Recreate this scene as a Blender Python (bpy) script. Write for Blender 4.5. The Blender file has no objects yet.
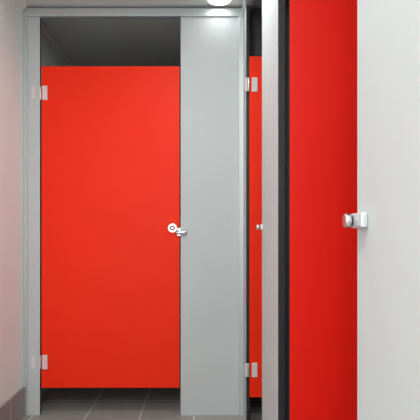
import bpy, math
from mathutils import Vector
sc=bpy.context.scene
try:
    sc.view_settings.view_transform='Standard'
except Exception: pass

def lin(c):
    return tuple(((v/255)/12.92 if v/255<=0.04045 else ((v/255+0.055)/1.055)**2.4) for v in c)
def mat(name,rgb,rough=0.5,metal=0.0,var=0.03,scale=4.0,bump=0.0,bscale=200,spec=0.5,emit=0):
    m=bpy.data.materials.new(name); m.use_nodes=True
    nt=m.node_tree; b=nt.nodes['Principled BSDF']
    c=lin(rgb)
    b.inputs['Roughness'].default_value=rough; b.inputs['Metallic'].default_value=metal
    b.inputs['Specular IOR Level'].default_value=spec
    tc=nt.nodes.new('ShaderNodeTexCoord')
    n=nt.nodes.new('ShaderNodeTexNoise'); n.inputs['Scale'].default_value=scale; n.inputs['Detail'].default_value=3
    nt.links.new(tc.outputs['Object'],n.inputs['Vector'])
    r=nt.nodes.new('ShaderNodeValToRGB')
    r.color_ramp.elements[0].position=0.3; r.color_ramp.elements[1].position=0.7
    r.color_ramp.elements[0].color=(*[v*(1-var) for v in c],1)
    r.color_ramp.elements[1].color=(*[min(1,v*(1+var)) for v in c],1)
    nt.links.new(n.outputs['Fac'],r.inputs['Fac']); nt.links.new(r.outputs['Color'],b.inputs['Base Color'])
    if bump>0:
        n2=nt.nodes.new('ShaderNodeTexNoise'); n2.inputs['Scale'].default_value=bscale
        nt.links.new(tc.outputs['Object'],n2.inputs['Vector'])
        bp=nt.nodes.new('ShaderNodeBump'); bp.inputs['Strength'].default_value=bump; bp.inputs['Distance'].default_value=0.002
        nt.links.new(n2.outputs['Fac'],bp.inputs['Height']); nt.links.new(bp.outputs['Normal'],b.inputs['Normal'])
    if emit:
        b.inputs['Emission Color'].default_value=(1,.98,.96,1); b.inputs['Emission Strength'].default_value=emit
    return m
def tile(name,rgb,grout,w,h,plane,off=(0,0,0),rough=0.4):
    m=bpy.data.materials.new(name); m.use_nodes=True
    nt=m.node_tree; b=nt.nodes['Principled BSDF']; b.inputs['Roughness'].default_value=rough
    tc=nt.nodes.new('ShaderNodeTexCoord'); sp=nt.nodes.new('ShaderNodeSeparateXYZ'); cb=nt.nodes.new('ShaderNodeCombineXYZ')
    nt.links.new(tc.outputs['Object'],sp.inputs[0])
    nt.links.new(sp.outputs[plane[0]],cb.inputs[0]); nt.links.new(sp.outputs[plane[1]],cb.inputs[1])
    ad=nt.nodes.new('ShaderNodeVectorMath'); ad.operation='ADD'; ad.inputs[1].default_value=off
    nt.links.new(cb.outputs[0],ad.inputs[0])
    br=nt.nodes.new('ShaderNodeTexBrick'); br.offset=0; br.squash=1
    br.inputs['Scale'].default_value=1; br.inputs['Brick Width'].default_value=w; br.inputs['Row Height'].default_value=h
    br.inputs['Mortar Size'].default_value=0.004; br.inputs['Mortar Smooth'].default_value=0.1
    c=lin(rgb)
    br.inputs['Color1'].default_value=(*c,1); br.inputs['Color2'].default_value=(*[v*0.92 for v in c],1)
    br.inputs['Mortar'].default_value=(*lin(grout),1)
    nt.links.new(ad.outputs[0],br.inputs['Vector']); nt.links.new(br.outputs['Color'],b.inputs['Base Color'])
    bp=nt.nodes.new('ShaderNodeBump'); bp.inputs['Strength'].default_value=0.4; bp.inputs['Distance'].default_value=0.003; bp.invert=True
    nt.links.new(br.outputs['Fac'],bp.inputs['Height']); nt.links.new(bp.outputs['Normal'],b.inputs['Normal'])
    return m

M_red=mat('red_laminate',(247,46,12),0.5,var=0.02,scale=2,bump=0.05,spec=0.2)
M_red_shaded=mat('red_laminate_shaded',(228,27,14),0.45,var=0.02,scale=2,bump=0.05,spec=0.25)  # same red laminate, darkened to paint in the near door's weaker light
M_grey=mat('grey_laminate',(194,203,205),0.5,var=0.015,scale=2,bump=0.05,spec=0.35)
M_core=mat('black_compact_core',(26,25,30),0.6)
M_dark=mat('charcoal_laminate',(66,66,72),0.5)
M_alu=mat('satin_aluminium',(194,204,206),0.4,metal=0.4,var=0.02)
M_chrome=mat('brushed_steel',(215,215,215),0.28,metal=1.0)
M_nylon=mat('grey_nylon',(215,217,215),0.4)
M_wall=mat('painted_wall',(238,251,249),0.6,var=0.01,bump=0.08,bscale=120)
M_ceil=mat('ceiling_paint',(226,232,230),0.8,var=0.01,bump=0.05)
M_trim=mat('white_gloss',(240,240,238),0.4,var=0.01)
M_floor=tile('floor_tiles',(164,162,158),(215,212,208),0.3,0.3,('X','Y'),(0.13,0.07,0))
M_base=tile('skirting_tiles',(150,147,144),(198,195,191),0.3,0.4,('Y','Z'),(0.05,0.1,0))
M_lamp=mat('lamp_diffuser',(255,250,240),0.5,emit=14)
M_lamp2=mat('dim_lamp_diffuser',(255,250,240),0.5,emit=2.2)
M_fill_window=mat('fill_window_glow',(235,240,245),0.5,emit=2.3)  # glow of the added window, serves as soft frontal fill
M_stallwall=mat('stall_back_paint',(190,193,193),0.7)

def mesh_box(name,x0,x1,y0,y1,z0,z1,m,bev=0.0,parent=None,edge=None,face_axis=None):
    x0,x1=sorted((x0,x1)); y0,y1=sorted((y0,y1)); z0,z1=sorted((z0,z1))
    cx,cy,cz=(x0+x1)/2,(y0+y1)/2,(z0+z1)/2
    v=[(x-cx,y-cy,z-cz) for x in (x0,x1) for y in (y0,y1) for z in (z0,z1)]
    f=[(0,1,3,2),(4,6,7,5),(0,4,5,1),(2,3,7,6),(0,2,6,4),(1,5,7,3)]
    me=bpy.data.meshes.new(name); me.from_pydata(v,[],f); me.update()
    ob=bpy.data.objects.new(name,me); sc.collection.objects.link(ob)
    ob.location=(cx,cy,cz)
    me.materials.append(m)
    if edge is not None:
        me.materials.append(edge)
        for p in me.polygons:
            if abs(p.normal[face_axis])<0.5: p.material_index=1
    if bev:
        b=ob.modifiers.new('bevel','BEVEL'); b.width=bev; b.segments=2; b.limit_method='ANGLE'
    if parent: ob.parent=parent
    return ob
def cyl(name,p0,p1,r,m,parent=None,bev=0.001,seg=32):
    p0=Vector(p0);p1=Vector(p1); d=p1-p0; L=d.length
    import bmesh
    bm=bmesh.new(); bmesh.ops.create_cone(bm,cap_ends=True,segments=seg,radius1=r,radius2=r,depth=L)
    me=bpy.data.meshes.new(name); bm.to_mesh(me); bm.free()
    for p in me.polygons: p.use_smooth=len(p.vertices)==4
    ob=bpy.data.objects.new(name,me); sc.collection.objects.link(ob)
    ob.location=(p0+p1)/2; ob.rotation_mode='QUATERNION'; ob.rotation_quaternion=Vector((0,0,1)).rotation_difference(d)
    me.materials.append(m)
    b=ob.modifiers.new('bevel','BEVEL'); b.width=bev; b.segments=2; b.limit_method='ANGLE'; b.angle_limit=1.0
    if parent: ob.parent=parent
    return ob
def empty(name,loc=(0,0,0)):
    e=bpy.data.objects.new(name,None); sc.collection.objects.link(e); e.location=loc; e.empty_display_size=0.1
    return e

# ---------------- dimensions ----------------
D=2.6; CH=1.03; S=179.0; X0=205; H=231
def wx(px): return (px-X0)/S
def wz(py): return CH+(H-py)/S
XL=wx(24)      # left wall
XR=0.218       # stall-front plane on right
ZC=2.285
T=0.018
YB=-1.3; YF=4.1; XE=1.75

# ---------------- shell ----------------
mesh_box('floor',XL-0.1,XE+0.1,YB-0.1,YF+0.1,-0.1,0,M_floor)
mesh_box('ceiling',XL-0.1,XE+0.1,YB-0.1,YF+0.1,ZC,ZC+0.1,M_ceil)
mesh_box('wall_left',XL-0.1,XL,YB-0.1,YF+0.1,0,ZC,M_wall)
mesh_box('wall_back',XL,XE,YF,YF+0.1,0,ZC,M_stallwall)
mesh_box('wall_front',XL,XE,YB-0.1,YB,0,ZC,M_wall)
mesh_box('wall_right',XE,XE+0.1,YB-0.1,YF+0.1,0,ZC,M_stallwall)
mesh_box('baseboard_left',XL,XL+0.012,YB,D-0.012,0,0.165,M_base,0.002)
# made-up frosted window, added unseen behind the camera for even frontal light
fill_win=empty('fill_window_1')
mesh_box('fill_glass',-0.88,0.10,YB+0.001,YB+0.012,0.45,1.95,M_fill_window,0,fill_win)
for nm,a in (('frame_left',(-0.93,-0.88,0.40,2.0)),('frame_right',(0.10,0.15,0.40,2.0)),('frame_bottom',(-0.88,0.10,0.40,0.45)),('frame_top',(-0.88,0.10,1.95,2.0)),('fill_cross_bar',(-0.88,0.10,1.19,1.22))):
    mesh_box(nm,a[0],a[1],YB+0.001,YB+0.035,a[2],a[3],M_trim,0.002,fill_win)
# cornice
import bmesh
def cornice(name,y0,y1):
    prof=[(0,0),(0.03,0),(0.03,-0.008),(0.02,-0.014),(0.012,-0.026),(0.008,-0.034),(0,-0.038)]
    v=[];n=len(prof)
    for y in (y0,y1):
        for a,b in prof: v.append((XL+a,y,ZC+b))
    f=[tuple(range(n)),tuple(reversed(range(n,2*n)))]
    for i in range(n): j=(i+1)%n; f.append((i,i+n,j+n,j))
    me=bpy.data.meshes.new(name); me.from_pydata(v,[],f)
    bm=bmesh.new();bm.from_mesh(me);bmesh.ops.recalc_face_normals(bm,faces=bm.faces);bm.to_mesh(me);bm.free()
    me.materials.append(M_trim)
    o=bpy.data.objects.new(name,me); sc.collection.objects.link(o)
cornice('trim_1',YB,D-0.02); cornice('trim_2',D+0.04,YF)

# ---------------- far stall front ----------------
zr0=wz(17)
e=empty('toilet_partition_front')
mesh_box('left_pilaster',XL+0.001,wx(40),D,D+T,0,zr0,M_grey,0.001,e,M_core,1)
mesh_box('wall_channel',XL+0.001,XL+0.022,D-0.008,D,0.0,zr0,M_alu,0.001,e)
mesh_box('right_pilaster',wx(180.6),wx(239),D,D+T,0.0,zr0,M_grey,0.001,e,M_core,1)
mesh_box('corner_post',wx(238.5),XR,D-0.01,D+0.025,0,zr0,M_alu,0.003,e)
mesh_box('head_rail',XL+0.001,XR,D-0.012,D+T+0.012,zr0,wz(9),M_alu,0.003,e)
mesh_box('shoe',wx(180.6),wx(238.5),D-0.004,D,0.0,0.012,M_alu,0.001,e)

d=empty('toilet_stall_door')
dx0,dx1=wx(41.2),wx(179.6); dz0,dz1=wz(388),wz(66)
mesh_box('door_panel',dx0,dx1,D+0.002,D+0.002+T,dz0,dz1,M_red,0.0015,d,M_core,1)
for z in (wz(93),wz(362)):
    mesh_box('hinge_leaf_frame',wx(31.5),wx(35.5),D-0.005,D,z-0.036,z+0.036,M_nylon,0.002,d)
    mesh_box('hinge_leaf_door',wx(42.5),wx(47.5),D-0.006,D+0.002,z-0.04,z+0.04,M_nylon,0.002,d)
    cyl('hinge_knuckle',(wx(40.6),D+0.001,z-0.036),(wx(40.6),D+0.001,z+0.036),0.004,M_chrome,d)
lx,lz=wx(172.5),wz(228)
cyl('lock_rose',(lx,D+0.002,lz),(lx,D-0.008,lz),0.026,M_chrome,d,0.002)
cyl('lock_indicator',(lx,D-0.006,lz),(lx,D-0.0095,lz),0.014,M_core,d)
cyl('lock_spindle',(lx,D-0.007,lz),(lx,D-0.016,lz),0.007,M_chrome,d)
cyl('latch_bar',(wx(176),D-0.012,wz(232.5)),(wx(187),D-0.012,wz(232.5)),0.012,M_chrome,d,0.003)
mesh_box('latch_bracket',wx(177),wx(181),D-0.012,D+0.002,wz(236),wz(228),M_chrome,0.002,d)

# ---------------- right-hand row ----------------
row=empty('toilet_partition_row')
yA=D/1.055
yo1=D/1.46; yp1=D/1.87; yo2=D/3.9; yp2=0.27
mesh_box('pilaster_far',XR,XR+T,yA,D-0.01,0,zr0,M_grey,0.001,row,M_core,0)
mesh_box('pilaster_mid',XR,XR+0.022,yp1,yo1,0,zr0,M_grey,0.001,row,M_core,0)
mesh_box('pilaster_near',XR,XR+0.022,yp2,yo2,0,zr0,M_grey,0.001,row,M_core,0)
mesh_box('pilaster_end',XR,XR+0.022,YB,yp2-0.72,0,zr0,M_grey,0.001,row,M_core,0)
mesh_box('head_rail',XR-0.012,XR+0.034,YB,D-0.012,zr0,wz(9),M_alu,0.003,row)
mesh_box('divider_far',XR+T,XE,D,D+T,0.1,2.27,M_dark,0.001,row)
mesh_box('divider_mid',XR+0.022,XE,yp1+0.10,yp1+0.10+T,0.1,zr0,M_dark,0.001,row)
mesh_box('divider_near',XR+0.022,XE,yp2+0.13,yp2+0.13+T,0.1,zr0,M_dark,0.001,row)
mesh_box('divider_stall',XR-0.0,XR+T,D+0.03,YF,0.1,2.2,M_dark,0.001,row)

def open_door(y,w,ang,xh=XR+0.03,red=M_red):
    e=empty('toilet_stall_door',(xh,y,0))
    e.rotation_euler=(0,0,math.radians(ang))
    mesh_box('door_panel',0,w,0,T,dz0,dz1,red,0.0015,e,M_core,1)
    for z in (wz(93),wz(362)):
        mesh_box('hinge_leaf_door',0.012,0.042,-0.006,0,z-0.038,z+0.038,M_nylon,0.002,e)
        cyl('hinge_knuckle',(-0.004,-0.004,z-0.036),(-0.004,-0.004,z+0.036),0.0055,M_chrome,e)
        mesh_box('hinge_leaf_frame',-0.026,-0.010,-0.006,-0.001,z-0.036,z+0.036,M_nylon,0.002,e)
    cyl('lock_rose',(w-0.05,0,lz),(w-0.05,-0.01,lz),0.026,M_chrome,e,0.002)
    cyl('latch_bar',(w-0.03,-0.012,lz-0.02),(w+0.02,-0.012,lz-0.02),0.011,M_chrome,e,0.003)
    return e
open_door(yA-0.012,0.66,2, XR+0.016)
open_door(yp1-0.022,0.66,0, XR+0.031,M_red_shaded)
d4=empty('toilet_stall_door')
mesh_box('door_panel',XR+0.002,XR+0.002+T,yp2-0.717,yp2-0.003,dz0,dz1,M_red,0.001,d4,M_core,0)
def keeper(y):
    e=empty('door_latch_keeper')
    z=CH+0.0145
    mesh_box('body',XR-0.010,XR,y-0.046,y+0.003,z-0.0105,z+0.0105,M_alu,0.003,e)
    cyl('neck',(XR-0.010,y-0.008,z),(XR-0.0125,y-0.008,z),0.007,M_core,e,0.0005)
    cyl('stud',(XR-0.0125,y-0.008,z),(XR-0.0215,y-0.008,z),0.010,M_chrome,e,0.002)
keeper(yo1); keeper(yo2)

# ---------------- lights ----------------
def downlight(x,y,p,r=0.062,m=None):
    e=empty('recessed_downlight')
    cyl('bezel',(x,y,ZC),(x,y,ZC-0.008),r+0.010,M_trim,e,0.002,48)
    cyl('diffuser',(x,y,ZC-0.003),(x,y,ZC-0.015),r,m or M_lamp,e,0.001,48)
    l=bpy.data.lights.new('lamp','AREA'); l.shape='DISK'; l.size=2*r; l.energy=p; l.color=(1,.98,.95)
    o=bpy.data.objects.new('lamp',l); sc.collection.objects.link(o); o.location=(x,y,ZC-0.018); o.parent=e
downlight(0.078,2.50,0.3,m=M_lamp2)
downlight(-0.05,1.6,9)
downlight(-0.1,0.1,17)
downlight(-0.2,-0.9,14)
w=bpy.data.worlds.new('world'); sc.world=w; w.use_nodes=True
w.node_tree.nodes['Background'].inputs[0].default_value=(0.5,0.5,0.5,1); w.node_tree.nodes['Background'].inputs[1].default_value=0.2

cam=bpy.data.cameras.new('camera'); co=bpy.data.objects.new('camera',cam); sc.collection.objects.link(co)
co.location=(0,0,CH); co.rotation_euler=(math.pi/2,0,0)
cam.sensor_width=36; cam.lens=S*D/420*36
cam.shift_x=5/420; cam.shift_y=21/420; cam.clip_start=0.02
sc.camera=co
